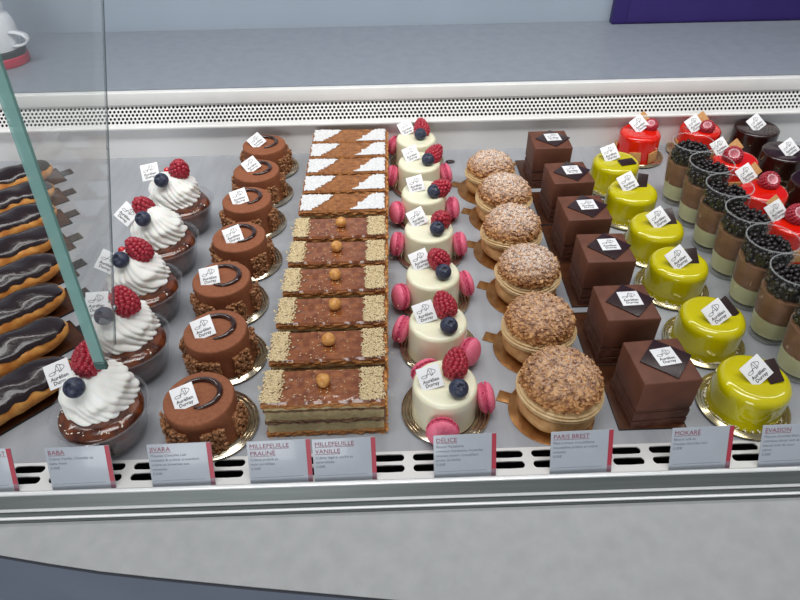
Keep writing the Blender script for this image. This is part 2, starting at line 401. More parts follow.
place('bolt', MB().lathe([(0,0),(.0026,0),(.0026,.0012),(.002,.002),(0,.002)], 20).mesh('bolt', 'steel'), fin, (TH/2, bq.y-P0.y, bq.z-P0.z), (0, R(90), 0))

# ================================================================== shared small parts
# logo tag
TAG = MB().box(-.0115, -.0115, 0, .0115, .0115, .0007).mesh('logo_tag', 'tag_white', True, .0001)
def logo_mesh():
    mb = MB(); w = .00042
    def cv(f, n=24): return [f(k/n) for k in range(n+1)]
    mb.ribbon(cv(lambda t: (-.0042+.0030*t*1.2, .0000+.0078*t)), w)                       # A left stroke
    mb.ribbon(cv(lambda t: (-.0006+.0018*t, .0078-.0072*t)), w)                           # A right stroke
    mb.ribbon(cv(lambda t: (-.0072+.0036*math.cos(6.1*t+.3)*.8+.0008, .0012+.0013*math.sin(6.1*t+.3))), w)   # loop
    mb.ribbon(cv(lambda t: (-.0044+.0052*t, .0024+.0004*math.sin(PI*t))), w)              # bar
    mb.ribbon(cv(lambda t: (.0022+.0002*t, .0074-.0066*t)), w)                            # D stem
    mb.ribbon(cv(lambda t: (-.0002+.0062*math.sin(PI*t)+.0022*(1-t)*0, .0082-.0074*t)), w)  # D bowl
    me = mb.mesh('mono', 'ink_black', False)
    return me
def join_meshes(items, name):
    bm = bmesh.new()
    for me, T in items:
        t = me.copy(); t.transform(T); bm.from_mesh(t); bpy.data.meshes.remove(t)
    out = bpy.data.meshes.new(name); bm.to_mesh(out); bm.free(); out.materials.append(items[0][0].materials[0]); return out
LOGO = join_meshes([(logo_mesh(), Matrix.Translation((.001, .0006, 0))),
                    (textmesh('Aurélien', .0048, 'ink_black', 'CENTER', .00008), Matrix.Translation((0, -.0046, 0))),
                    (textmesh('Durray', .0048, 'ink_black', 'CENTER', .00008), Matrix.Translation((0, -.0088, 0)))], 'logo')
def add_tag(par, px, py, z, tilt=42, rot=20, flat=False, size=1.0):
    q = at(px, py, z) - par.location
    M = Matrix.Translation(q) @ Matrix.Rotation(R(tilt), 4, 'X') @ Matrix.Rotation(R(rot), 4, 'Z') @ Matrix.Scale(size, 4)
    t = place('logo_tag', TAG, par, mtx=M)
    place('logo_print', LOGO, t, (0, 0, .00085)); return t

# raspberry
def raspberry(open_=False):
    mb = MB(); Lh, Rr = .0265, .0118
    def prof(t): return Rr*math.sin(PI*min(1, .12+t*.88))**.55*(1-.28*t) if not open_ else Rr*math.sin(PI*(.2+.8*t))**.5*(1-.2*t)
    mb.lathe([(0, 0)] + [(max(0, prof(k/12)*.9), Lh*k/12) for k in range(12)] + [(0, Lh*.98)], 20)
    rows = 8
    for k in range(rows):
        t = (k+.5)/rows; r = prof(t)*.93; n = max(4, int(2*PI*r/.0047))
        for i in range(n):
            a = 2*PI*(i+.5*(k % 2))/n; mb.ico((r*math.cos(a), r*math.sin(a), Lh*t), .0030, 2, .03)
    mb.ico((0, 0, Lh*.97), .003, 2)
    me = mb.mesh('raspberry', 'raspberry'); return me
RASP = raspberry()
def open_rasp():      # hollow end turned up: ring of drupelets round a pale cavity
    mb = MB(); ico = mb.ico
    for k in range(6):
        t = k/5; r = .0072+.0068*math.sin(PI*(.15+.6*t)); z = .001+.017*t; n = int(2*PI*r/.0047)
        for i in range(n):
            a = 2*PI*(i+.5*(k % 2))/n; ico((r*math.cos(a), r*math.sin(a), z), .0030, 2, .03)
    mb.lathe([(0,.0),(.008,.0),(.0125,.009),(.0118,.016),(.0095,.0195)], 24)
    return mb.mesh('open_raspberry', 'raspberry')
ORASP = open_rasp()
ORIN = MB().lathe([(.0100,.0185),(.0088,.0205),(.0070,.0195),(.0052,.012),(.003,.006),(0,.004)], 24, lambda r, z, a, k: (r*(1+.06*math.sin(9*a)), z)).mesh('cavity', 'raspberry_inside')
def blueb():
    mb = MB()
    pr = []
    for k in range(19):
        t = PI*k/18; pr.append((.0098*math.sin(t), .0098-.0092*math.cos(t)))
    pr = pr[:-2] + [(.0034, .0188), (.0030, .0172), (0, .0165)]
    mb.lathe(pr, 28)
    for i in range(5):
        a = 2*PI*i/5; mb.ico((.0036*math.cos(a), .0036*math.sin(a), .0190), .0014, 1, .1, (1, 1, .6))
    return mb.mesh('blueberry', 'blueberry')
BLUE = blueb()
CURR = MB().ico((0,0,.0045), .0046, 3).ico((.001,.0005,.0092), .0009, 1, .2).mesh('currant', 'currant')

# plate
def plate_prof(Rp): return [(0,.0008),(Rp*.72,.0008),(Rp*.75,.0020),(Rp*.78,.0010),(Rp*.82,.0025),(Rp*.86,.0015),(Rp*.90,.0034),(Rp*.935,.0026),(Rp*.97,.0046),(Rp,.0040),(Rp,.0028),(Rp*.96,.0026),(Rp*.85,.0006),(Rp*.7,0),(0,0)]
PLATE_BRONZE = MB().lathe(plate_prof(.0446), 64).mesh('plate', 'silver', True, 0, 60)
PLATE_GOLD = MB().lathe(plate_prof(.0448), 64).mesh('plate', 'silver_gold', True, 0, 60)
PLATE_IN = MB().lathe([(0,.00085),(.0305,.00085),(.0305,.0012),(0,.0012)], 48).mesh('centre', 'gold')

def rounded_cyl(r, h, rd=.004, taper=0, n=56, z0=0, m='white_mousse', wob=.0004, seed=0, name='body'):
    pr = [(0, z0), (r+taper, z0)]
    for k in range(1, 8): pr.append((r+taper*(1-k/8), z0+(h-rd-z0)*k/8))
    for k in range(0, 9):
        t = PI/2*k/8; pr.append((r-rd+rd*math.cos(t), h-rd+rd*math.sin(t)))
    for k in range(1, 6): pr.append(((r-rd)*(1-k/6), h))
    pr.append((0, h))
    def rf(rr, z, a, k):
        d = nz((math.cos(a)*2, math.sin(a)*2, z*60), 1.3, seed)*wob; return rr+(d if rr > r*.7 else 0), z+d*.4
    return MB().lathe(pr, n, rf).mesh(name, m, True, 0, 60)
def crumb_ring(r0, r1, n, m, size=.0012, z=.0020, name='crumbs', elong=2.2):
    mb = MB()
    for i in range(n):
        a = random.uniform(0, 2*PI); r = random.uniform(r0, r1)
        mb.T = Matrix.Translation((r*math.cos(a), r*math.sin(a), z+random.uniform(0, .0035)*(1 if r < (r0*.6+r1*.4) else .2))) @ Matrix.Rotation(random.uniform(0, 6), 4, 'Z') @ Matrix.Rotation(random.uniform(-.6, .6), 4, 'Y')
        mb.ico((0, 0, 0), size*random.uniform(.6, 1.2), 1, .15, (elong, .7, .5))
    mb.T = Matrix(); return mb.mesh(name, m, False)
ZP = .0014       # cakes stand on the plates at this level

def plate_under(p, me, label, group, off=(0, 0)):
    t = thing('cake_plate', (p.x+off[0], p.y+off[1], 0), label, 'plate', group)
    t.scale = (1.03, 1.03, 1) if 'frontmost' in label else (1, 1, 1); place('plate_disc', me, t); place('plate_centre', PLATE_IN, t, label='golden flat centre'); return t

# ================================================================== jivara : round milk chocolate cakes
JB = rounded_cyl(.0343, .044, .0022, .0006, m='jivara', wob=.0006, seed=3)
def swirl():
    pts = []
    for k in range(40):
        t = k/39; a = R(150)-R(235)*t; r = .019+.006*math.sin(PI*t)
        pts.append((-.003+r*math.cos(a)*.95, .002+r*math.sin(a)*.85, .0445+.0006))
    return MB().tube(pts, lambda t: .0006+.0027*math.sin(PI*min(1, t*.9+.08))**.7, 10).mesh('drizzle', 'jivara_dark')
JS = swirl()
def chunk(seed):
    random.seed(seed); mb = MB(); g = []
    mb.box(-.009, -.001, .001, .009, .003, .029)
    for i in range(100):
        mb.ico((random.uniform(-.0102, .0102), random.uniform(-.0040, -.0005), random.uniform(.001, .0310)), random.uniform(.0014, .0028), 1, .25, (1, .8, 1))
    return mb.mesh('crunch', 'praline_crunch', False)
JC = [chunk(s) for s in (1, 2, 3)]
jl = [(200,397),(216,330),(220,278),(239,236),(246,199),(256,170),(264,144)]
jt_ = [(184,397,22),(203,328,22),(209.5,276,12),(233,235,22),(239,197,20),(251,165,38),(256.5,141,42)]
for i, ((px, py), (tx, ty, tr)) in enumerate(zip(jl, jt_)):
    p = at(px, py, .0455); p.x = p.x*.8 - .197*.2; o = ordn(i, 7)
    plate_under(p, PLATE_BRONZE, 'round silver plate under the %s round milk chocolate cake' % o, 'plates under the round milk chocolate cakes', (.006, 0))
    c = thing('chocolate_mousse_cake', (p.x, p.y, ZP), 'round milk chocolate cake with nutty sides, %s in its column' % o, 'cake', 'round milk chocolate cakes')
    place('cake_body', JB, c)
    place('chocolate_drizzle', JS, c, rot=(0, 0, R([0, 8, -20, 10, 20, -5, 12][i])), label='dark glossy chocolate swirl')
    for j, ad in enumerate((-118, -64, -8, 150, 205)):
        a = R(ad + [0, 25, 5, 18, -8, 12, 30][i])
        place('nut_crunch', JC[(i+j) % 3], c, (.0362*math.cos(a), .0362*math.sin(a), -.0005), (0, 0, a+PI/2), label='brown caramelised nut piece')
    add_tag(c, tx, ty, .051, 32, tr)
random.seed(11)

# ================================================================== white cakes with macarons
DB = rounded_cyl(.0325, .044, .0048, .0008, m='white_mousse', wob=.0003, seed=8)
def mac_shell():
    mb = MB()
    for s in (1, -1):
        pr = [(0, s*.0088), (.006, s*.0085), (.0105, s*.0073), (.0136, s*.0052), (.0146, s*.0030), (.0142, s*.0022), (0, s*.0022)]
        if s < 0: pr = pr[::-1]
        mb.lathe(pr[::-1] if s > 0 else pr[::-1], 36)
    return mb.mesh('macaron', 'macaron')
def mac_foot():
    mb = MB(); random.seed(5)
    for s in (1, -1):
        for i in range(64):
            a = 2*PI*i/64; mb.ico((.0142*math.cos(a), .0142*math.sin(a), s*.0022+random.uniform(-.0006, .0006)), .0012*random.uniform(.8, 1.2), 1, .2)
    mb.lathe([(0,-.0018),(.0128,-.0018),(.0132,0),(.0128,.0018),(0,.0018)], 30)
    return mb.mesh('foot', 'macaron_foot')
MS, MF = mac_shell(), mac_foot()
dl = [(445,382),(438,320),(433,272),(429,227.5),(424,191),(418.7,161),(415.5,137)]
dt = [(430,377.5,16),(424.5,312.5,18),(420,260,22),(417,217.5,25),(415.5,184,14),(411,154,22),(406,128,25)]
dr = [(451,362),(446,302),(441,252),(438,211),(432,181),(427,151),(421,126)]
db = [(457,384),(447.5,322),(442,269),(436,226),(433,189),(427,157.5),(419.5,132.5)]
dm = [[(443,424),(488,399),(421,366)], [(404,331),(463,350)], [(409,296),(464,285)], [(406,245),(455,245)], [(409,211),(450,209)], [(399,177),(442,175)], [(392,146)]]
for i in range(7):
    p = at(*dl[i], .0455); p.x = p.x*.8 + .052*.2; o = ordn(i, 7)
    plate_under(p, PLATE_BRONZE, 'round silver plate under the %s white cake with pink macarons' % o, 'plates under the white cakes', (.002, 0))
    c = thing('white_mousse_cake', (p.x, p.y, ZP), 'round white cake with pink macarons and berries, %s in its column' % o, 'cake', 'white cakes with macarons')
    place('cake_body', DB, c)
    q = at(*dr[i], .060) - c.location
    place('raspberry', RASP, c, (q.x+.003, q.y-.006, .0445), (R([-28,-28,-35,-40,-50,-50,-48][i]), R(8), i*1.1), scale=1.08)
    q = at(*db[i], .054) - c.location
    place('blueberry', BLUE, c, (q.x, q.y, .0440), (R(32), R(8), 0))
    for mx, my in dm[i]:
        q = at(mx, my, .018) - c.location; a = math.atan2(q.y, q.x)
        M = Matrix.Translation((.0425*math.cos(a), .0425*math.sin(a), .0190)) @ Matrix.Rotation(a, 4, 'Z') @ Matrix.Rotation(R(78), 4, 'Y')
        M = M @ Matrix.Scale(1.07, 4); mc = place('macaron', MS, c, mtx=M, label='pink macaron leaning on the side'); place('macaron_filling', MF, mc)
    add_tag(c, dt[i][0], dt[i][1], .0535, 44, dt[i][2])

# ================================================================== rum cakes with cream in clear cups
CUP = MB().lathe([(0,.0004),(.034,.0004),(.036,.0012),(.0375,.006),(.0475,.043),(.0495,.0445),(.0500,.0455),(.0495,.0462),(.0480,.0455),(.0465,.0430),(.0366,.007),(.0345,.0030),(0,.0030)], 64).mesh('cup', 'clear_plastic', True, 0, 50)
RIM = MB().lathe([(.0478,.0450),(.0500,.0450),(.0506,.0458),(.0500,.0468),(.0486,.0466),(.0478,.0450)], 64).mesh('rim', 'clear_plastic')
def babab():
    pr = [(0,.0034),(.0320,.0036),(.0350,.008),(.0400,.026),(.0432,.038),(.0428,.0425),(.039,.0470),(.030,.0485),(.018,.0475),(0,.0465)]
    return MB().lathe(pr, 48, lambda r, z, a, k: (r*(1+.012*math.sin(5*a+k)*(r > .036)*0)+nz((math.cos(a), math.sin(a), z*50), 2.5)*.0007*(r < .042), z+nz((math.cos(a), math.sin(a), r*50), 2)*.0012*(z > .04))).mesh('baba', 'baba')
BABA = babab()
def whipped():
    mb = MB(); n = 144; prof = []; K = 44
    for k in range(K+1):
        t = k/K
        env = .0352*(1-t**2.3)**.58
        env *= 1+.03*math.cos(t*PI*4.0)
        prof.append((env, .040*t))
    prof[-1] = (0, .040)
    def rf(r, z, a, k):
        t = z/.040; ph = 20*(a + 1.25*t**.8 + .16*math.sin(2*a+1)+.08*math.sin(5*a+3*t)) ; rid = abs(math.sin(ph/2))
        f = 1 - .10*(1-rid)**1.7*(1-.55*t) + .07*nz((math.cos(a)*2, math.sin(a)*2, t*4), 1.2)
        if k == 0: f *= .97
        return r*f, z + .0024*math.sin(a*2+1)*t
    mb.lathe([(0, 0)] + prof, n, rf)
    return mb.mesh('whipped_cream', 'cream', True, 0, 80)
WC = whipped()
random.seed(21)
SPR = MB()
for i in range(24):
    a = random.gauss(-1.9, .9); r = random.uniform(.030, .0405)
    SPR.T = Matrix.Translation((r*math.cos(a), r*math.sin(a), .0474+.001*random.random())) @ Matrix.Rotation(random.uniform(0, 6), 4, 'Z'); SPR.ico((0,0,0), .0006, 1, .2, (random.uniform(1, 3), 1, .7))
SPR.T = Matrix(); SPRM = SPR.mesh('sprinkles', 'coconut', False)
bl_ = [(101,405),(126,342),(142,283),(161,241),(179,202)]; by_ = [.402,.4945,.587,.6795,.772]
brs = [(86,358),(129,299),(145,245),(146,199),(178,165)]
bbb = [(79,379),(108,309),(124,254),(146,214),(164,176)]
bcu = [[(73,366),(77,359)],[(112,297)],[(118,247),(130,242)],[(133,206)],[(164,164)]]
btg = [(59,374,22,40),(97,303,2,40),(108,262,-25,40),(127,214,-42,42),(150,172,12,40)]
for i in range(5):
    p = at(*bl_[i], .0455); p.x = p.x*.8 - .291*.2; p.y = by_[i]; o = ordn(i, 5)
    k = thing('plastic_cup', (p.x, p.y, 0), 'shallow clear plastic cup around the %s whipped-cream cake' % o, 'cup', 'clear plastic cups')
    k.scale = (.925, .925, .97); place('cup_wall', CUP, k); place('cup_rim', RIM, k)
    c = thing('rum_cake', (p.x, p.y, .0003), 'brown cake topped with whipped cream and berries, %s in its column' % o, 'cake', 'brown cakes with whipped cream')
    place('cake_body', BABA, c, scale=.925)
    place('coconut_flakes', SPRM, c, (0, 0, -.002), rot=(0, 0, i*.1), scale=.96)
    cx, cy = (-.003, -.005, -.007, -.008, -.009)[i], .013
    place('whipped_cream', WC, c, (cx, cy, .0430), (0, 0, i*.7))
    def topz(x, y):
        r = min(.999, math.hypot(x-cx, y-cy)/.0345); return .0430 + .040*(max(0, 1-r**(1/.58)))**(1/2.3)
    for nm, lst, me, z0, rr, sink in (('raspberry', [brs[i]], RASP, .088, (R(-25), R(5), i), .004), ('blueberry', [bbb[i]], BLUE, .086, (R(35), R(-10), 0), .004), ('red_currant', bcu[i], CURR, .090, (0, 0, 0), .0015)):
        for (bx, by) in lst:
            z = z0
            for _ in range(6):
                q = at(bx, by, z) - c.location; dx, dy = q.x-cx, q.y-cy; hh = math.hypot(dx, dy)
                if hh > .024: q.x, q.y = cx+dx*.024/hh, cy+dy*.024/hh
                z = topz(q.x, q.y) + .0003 - sink + (.014 if nm == 'raspberry' else .009 if nm == 'blueberry' else .0045)
            half = .014 if nm == 'raspberry' else .009 if nm == 'blueberry' else .0045
            place(nm, me, c, (q.x, q.y-(.006 if nm == 'raspberry' else .004 if nm == 'blueberry' else 0), z-half-.0003), rr, scale=1.15 if nm == 'raspberry' else None)
    tx, ty, tr, tl = btg[i]
    add_tag(c, tx, ty, .078, tl, tr, size=1.05)

# ================================================================== mille-feuilles
MW, MD, MH = .120, .0435, .050
def slab(x0, x1, y0, y1, z0, z1, amp, seed, nx=60, ny=14, top=.0):
    """ragged rectangular layer"""
    mb = MB(); cols = []
    def ring(z, k):
        pts = []
        for i in range(nx): pts.append((x0+(x1-x0)*i/nx, y0))
        for i in range(ny): pts.append((x1, y0+(y1-y0)*i/ny))
        for i in range(nx): pts.append((x1-(x1-x0)*i/nx, y1))
        for i in range(ny): pts.append((x0, y1-(y1-y0)*i/ny))
        out = []
        for j, (x, y) in enumerate(pts):
            d = nz((x, y, z), 170, seed+k*2)*amp; cx, cy = x-(x0+x1)/2, y-(y0+y1)/2
            dx = d*(1 if cx > 0 else -1) if j >= nx and j < nx+ny or j >= 2*nx+ny else nz((x, y, z), 90, seed)*amp*.3
            dy = d*(1 if cy > 0 else -1) if j < nx or nx+ny <= j < 2*nx+ny else 0
            out.append((x+dx, y+dy, z+nz((x, y, 0), 60, seed)*amp*.35))
        return out
    zs = [z0, z0+(z1-z0)*.33, z0+(z1-z0)*.66, z1]
    rings = [ring(z, k) for k, z in enumerate(zs)]; n = len(rings[0]); vs = sum(rings, []); fs = []
    for k in range(len(rings)-1):
        for i in range(n): j = (i+1) % n; fs.append((k*n+i, k*n+j, (k+1)*n+j, (k+1)*n+i))
    fs.append(tuple(range(n))[::-1]); mb.add(vs, fs)
    gx, gy = 40, 14; g = []
    # top surface as grid slightly inset, closed with an n-gon underneath
    mb.add(rings[-1], [tuple(range(n))])
    return mb
hx, hy = MW/2, MD/2
def layers(pral):
    P_ = 'praline_cream' if pral else 'custard'
    out = []
    for (z0, z1, m, nm, am, ins) in ((0,.006,'puff','pastry_layer',.0022,0), (.006,.019,'custard','cream_layer',.0010,.002), (.019,.024,'praline_cream' if pral else 'puff','pastry_layer',.0024,.0005), (.024,.037,'custard','cream_layer',.0010,.002), (.037,.0395,'praline_cream' if pral else 'puff','pastry_layer',.0020,.001), (.0395,.043,'custard','cream_layer',.0010,.002), (.043,.0488,'puff','pastry_layer',.0022,0)):
        out.append((nm, slab(-hx+ins, hx-ins, -hy+ins*.6, hy-ins*.6, z0, z1, am, z0*900).mesh(nm, m, False)))
    return out
LP, LV = layers(True), layers(False)
def top_sheet(m, amp, th=.0022):
    mb = MB(); nx, ny = 70, 26; g = []
    for j in range(ny+1):
        row = []
        for i in range(nx+1):
            x = -hx+MW*i/nx; y = -hy+MD*j/ny
            ex = .0014*nz((x, y, 0), 150, 5) if i in (0, nx) or j in (0, ny) else 0
            zz = .0488+th+nz((x, y, 0), 70, 2)*amp+nz((x, y, 0), 260, 4)*amp*.4
            if i in (0, nx) or j in (0, ny): zz -= th*1.2
            row.append((x*(1+ex*8), y+ex, zz))
        g.append(row)
    return mb.grid(g).mesh('top', m)
TOPP = top_sheet('praline_glaze', .0009); TOPV = top_sheet('caramel_top', .0008)
def crumb_band(x0, x1, seed):
    random.seed(seed); mb = MB()
    for i in range(900):
        x = random.uniform(x0, x1)+random.gauss(0, .0022); y = random.uniform(-hy+.001, hy-.001)
        mb.ico((x, y, .0514+random.uniform(0, .0013)), random.uniform(.0006, .0014), 1, .3, (1, 1, .8))
    return mb.mesh('crumb_band', 'crumbs', False)
CBL, CBR = crumb_band(-hx+.002, -hx+.0165, 3), crumb_band(hx-.022, hx-.003, 4)
def glaze_sparks():
    random.seed(9); mb = MB()
    for i in range(70):
        mb.ico((random.gauss(0, .030), random.uniform(-hy+.002, hy-.002), .0514), random.uniform(.0003, .0007), 1, .3, (1.3, 1, .6))
    return mb.mesh('sugar_specks', 'crumbs', False)
GSP = glaze_sparks()
HZ = MB().lathe([(0,0),(.0035,.0004),(.0062,.003),(.0072,.0066),(.0066,.0098),(.0042,.0124),(.0014,.0136),(0,.0138)], 22, lambda r, z, a, k: (r*(1+.05*math.sin(3*a)), z)).mesh('hazelnut', 'hazelnut')
def side_flakes(seed):
    random.seed(seed); mb = MB()
    for i in range(60):
        z = random.uniform(.001, .049); y = random.uniform(-hy, hy)
        mb.T = Matrix.Translation((hx+.0008, y, z)) @ Matrix.Rotation(random.uniform(-.6, .6), 4, 'X')
        mb.ico((0, 0, 0), random.uniform(.001, .002), 1, .35, (1, 1.8, .6))
    mb.T = Matrix(); return mb.mesh('side_flakes', 'puff_side', False)
SF = [side_flakes(1), side_flakes(2)]
def sugar_patch(side, seed):
    """icing sugar stencilled in a ragged triangle at one end"""
    mb = MB(); nx, ny = 46, 26; ok = {}; vs = []; fs = []
    def inside(x, y):
        d = nz((x, y, 0), 160, seed)*.0045+nz((x, y, 0), 420, seed)*.003
        if side < 0: lim = -hx+.018+(y+hy)/MD*.034
        else: lim = hx-.052+(y+hy)/MD*.034
        e = abs(y)-(hy-.0012)
        return (x < lim+d if side < 0 else x > lim+d) and e+d*.45 < 0 and abs(x) < hx-.0015+d*.4
    w = .0565
    for j in range(ny+1):
        for i in range(nx+1):
            x = (-hx+w*i/nx) if side < 0 else (hx-w+w*i/nx); y = -hy+MD*j/ny
            ok[(i, j)] = inside(x, y); vs.append((x, y, .0488+.0022+nz((x, y, 0), 70, 2)*.0008+nz((x, y, 0), 260, 4)*.00032+.00055+random.uniform(0, .0003)))
    for j in range(ny):
        for i in range(nx):
            if all(ok[q] for q in ((i, j), (i+1, j), (i+1, j+1), (i, j+1))):
                b = j*(nx+1)+i; fs.append((b, b+1, b+nx+2, b+nx+1))
    return mb.add(vs, fs).mesh('icing', 'icing_sugar', False)
SGL, SGR = sugar_patch(-1, 3), sugar_patch(1, 6)
ml = [(324,388),(328,345),(332,314),(336,281),(338,253),(341,228),(345,202),(346,178.5),(347,161.5),(348,148.5),(349,135)]
ys = [.415,.471,.526,.581,.635,.689,.750,.802,.853,.903,.951]
for i in range(11):
    y = ys[i]; x = -.0685+.0095*(y-.41)/.55
    pral = i < 6
    if pral:
        s = thing('millefeuille_slice', (x, y, 0), 'brown glazed slice with hazelnut and crumb ends, %s of its kind' % ordn(i, 6), 'pastry', 'praline mille-feuille slices')
    else:
        s = thing('millefeuille_slice', (x, y, 0), 'layered slice with white sugar triangles on top, %s of its kind' % ordn(i-6, 5), 'pastry', 'vanilla mille-feuille slices')
    s.rotation_euler = (0, 0, R(random.uniform(-1, 1)))
    for nm, me in (LP if pral else LV): place(nm, me, s)
    place('side_flakes', SF[i % 2], s)
    if pral:
        place('glaze', TOPP, s, label='shiny brown praline glaze'); place('sugar_specks', GSP, s)
        place('crumb_band', CBL, s, label='pale crumbs at left end'); place('crumb_band', CBR, s, label='pale crumbs at right end')
        place('hazelnut', HZ, s, ([.0, .001, .002, .001, .0, .002][i], .002, .0505), (R([10, 0, 20, -10, 15, 5][i]), 0, i))
    else:
        place('caramel_top', TOPV, s); place('icing_sugar', SGL, s, label='white sugar triangle, left'); place('icing_sugar', SGR, s, label='white sugar triangle, right')

# ================================================================== choux buns
def choux_bottom():
    pr = [(0,.0006),(.027,.0006),(.035,.004),(.0395,.010),(.0400,.017),(.038,.023),(.031,.026),(0,.026)]
    return MB().lathe(pr, 64, lambda r, z, a, k: (r*(1+.05*nz((math.cos(a)*1.5, math.sin(a)*1.5, z*40), 1.5, 2)), z)).mesh('choux_base', 'choux')
def choux_cream():
    mb = MB(); n = 96
    pr = [(0,.024),(.034,.024)]
    for k in range(25):
        t = k/24; r = .0375+.0042*math.sin(PI*t)+.0011*math.sin(t*PI*11)*1.3; pr.append((r, .025+.016*t))
    pr += [(.030,.042),(0,.042)]
    def rf(r, z, a, k): return r, z+.0022*math.sin(a*2+.6)+.001*math.sin(a*3)
    return mb.lathe(pr, n, rf).mesh('piped_cream', 'choux_cream')
def choux_top(m, seed):
    random.seed(seed); mb = MB(); pr = []
    for k in range(30):
        t = PI/2*k/29; pr.append((.0380*math.cos(t)**.85 if k < 29 else 0, .0405+.0275*math.sin(t)))
    pr = [(0,.040)]+pr
    def rf(r, z, a, k):
        p = (r*math.cos(a), r*math.sin(a), z)
        c = noise.cell(Vector(p)*300); d = (nz(p, 320, seed))*.0016+nz(p, 120, seed)*.0014
        return r+d*(r > .006), z+d*.8
    mb.lathe(pr, 110, rf)
    for i in range(620):
        a = random.uniform(0, 2*PI); u = random.uniform(.02, 1); th = math.asin(u)
        r = .0380*math.cos(th)**.85; z = .0405+.0275*u
        nrm = Vector((math.cos(a)*math.cos(th), math.sin(a)*math.cos(th), u)); q = Vector((r*math.cos(a), r*math.sin(a), z))+nrm*.0002
        mb.T = Matrix.Translation(q) @ Matrix.Rotation(random.uniform(0, 6), 4, 'Z') @ Matrix.Rotation(random.uniform(0, 6), 4, 'X')
        mb.ico((0, 0, 0), random.uniform(.0014, .0032), 1, .35, (1.3, 1, .55))
    mb.T = Matrix(); return mb.mesh('choux_top', m, False)
CHB, CHC = choux_bottom(), choux_cream()
CHT = [choux_top('craquelin_plain', 1), choux_top('craquelin_plain', 2), choux_top('craquelin_sugar', 3), choux_top('craquelin_sugar', 4)]
BRD = MB().lathe([(0,0),(.0438,0),(.0443,.0004),(.0443,.0010),(.0438,.0012),(0,.0012)], 64).mesh('board', 'gold')
BTAB = MB().box(-.0570,-.0075,.0002,-.042,.0075,.0011).mesh('tab', 'gold', True, .0002)
cy_ = [.416,.507,.602,.692,.776,.854]
cl = [(563,378),(541,316),(530,262),(512,220),(506,190),(491,165)]
for i in range(6):
    p = at(*cl[i], .052); p.x = p.x*.8 + .166*.2; p.y = cy_[i]; o = ordn(i, 6)
    sz = [1.02, .97, .95, .96, .95, .90][i]
    b = thing('round_board', (p.x-.004, p.y-.001, 0), 'gold cardboard disc with tab under the %s choux bun' % o, 'cake board', 'gold discs under the choux buns')
    b.rotation_euler = (0, 0, R(-24)); place('disc', BRD, b); place('tab', BTAB, b)
    c = thing('choux_bun', (p.x, p.y, .0012), 'cream-filled choux bun with crackled lid, %s in its column' % o, 'pastry', 'cream-filled choux buns')
    c.scale = (sz, sz, sz); c.rotation_euler = (0, 0, i*1.3)
    place('choux_base', CHB, c); place('piped_cream', CHC, c)
    place('choux_lid', CHT[[0, 1, 2, 3, 2, 3][i]], c, label='crackled brown lid' + (' dusted with icing sugar' if i > 1 else ''))

# ================================================================== square chocolate cakes
SH, SQ = .0660, .0288
def sq_layers():
    a = MB().box(-SQ, -SQ, .026, SQ, SQ, SH).mesh('upper', 'mokare', True, .0016)
    lo = MB(); n = 40
    for (z0, z1, ins) in ((.0, .009, 0), (.009, .0112, .0010), (.0115, .0215, .0003), (.0215, .0262, .0010)):
        o = slab(-SQ+ins, SQ-ins, -SQ+ins, SQ-ins, z0, z1, .0007, z0*1000, 24, 24); lo.v += [] ; base = len(lo.v); lo.v += o.v; lo.f += [tuple(q+base for q in f) for f in o.f]; lo.m += o.m
    return a, lo.mesh('lower', 'mokare_layer', False)
SQA, SQB = sq_layers()
PLQ = MB().box(-.0190, -.0190, 0, .0190, .0190, .0016).mesh('plaque', 'dark_plaque', True, .0003)
SBD = MB().box(-.034, -.044, 0, .034, .044, .0012).mesh('board', 'board_brown', True, .0002)
SBE = MB().box(-.0346, -.0446, .0001, .0346, -.044, .0014).box(-.0346, .044, .0001, .0346, .0446, .0014).box(-.0346, -.044, .0001, -.034, .044, .0014).box(.034, -.044, .0001, .0346, .044, .0014).mesh('edge', 'board_black', False)
STB = MB().box(-.046, -.005, .0001, -.0346, .003, .0010).mesh('tab', 'gold', False)
sl = [(663,361),(625.5,302.5),(606,248),(584,208),(569,173),(549,140)]
for i in range(6):
    p = at(*sl[i], SH); p.x = p.x*.8 + .259*.2; o = ordn(i, 6)
    b = thing('rectangular_board', (p.x-.003, p.y+.012, 0), 'brown rectangular board under the %s square chocolate cake' % o, 'cake board', 'boards under the square cakes')
    place('board_sheet', SBD, b); place('dark_edge', SBE, b); place('tab', STB, b, (0, .035, 0))
    c = thing('square_chocolate_cake', (p.x, p.y, .0013), 'square chocolate cake with dark diamond plaque, %s in its column' % o, 'cake', 'square chocolate cakes')
    c.rotation_euler = (0, 0, R([4, 1, 0, 2, 3, 0][i]))
    place('upper_block', SQA, c); place('lower_layers', SQB, c)
    k = place('chocolate_plaque', PLQ, c, (.004, .001, SH+.0001), (0, 0, R([48, 46, 44, 45, 46, 45][i])), label='dark chocolate square plaque set diagonally')
    t = place('logo_tag', TAG, c, (.004, .0025, SH+.0019), (0, 0, R([6, 2, 3, 2, 2, 4][i])), scale=.98); place('logo_print', LOGO, t, (0, 0, .00085))

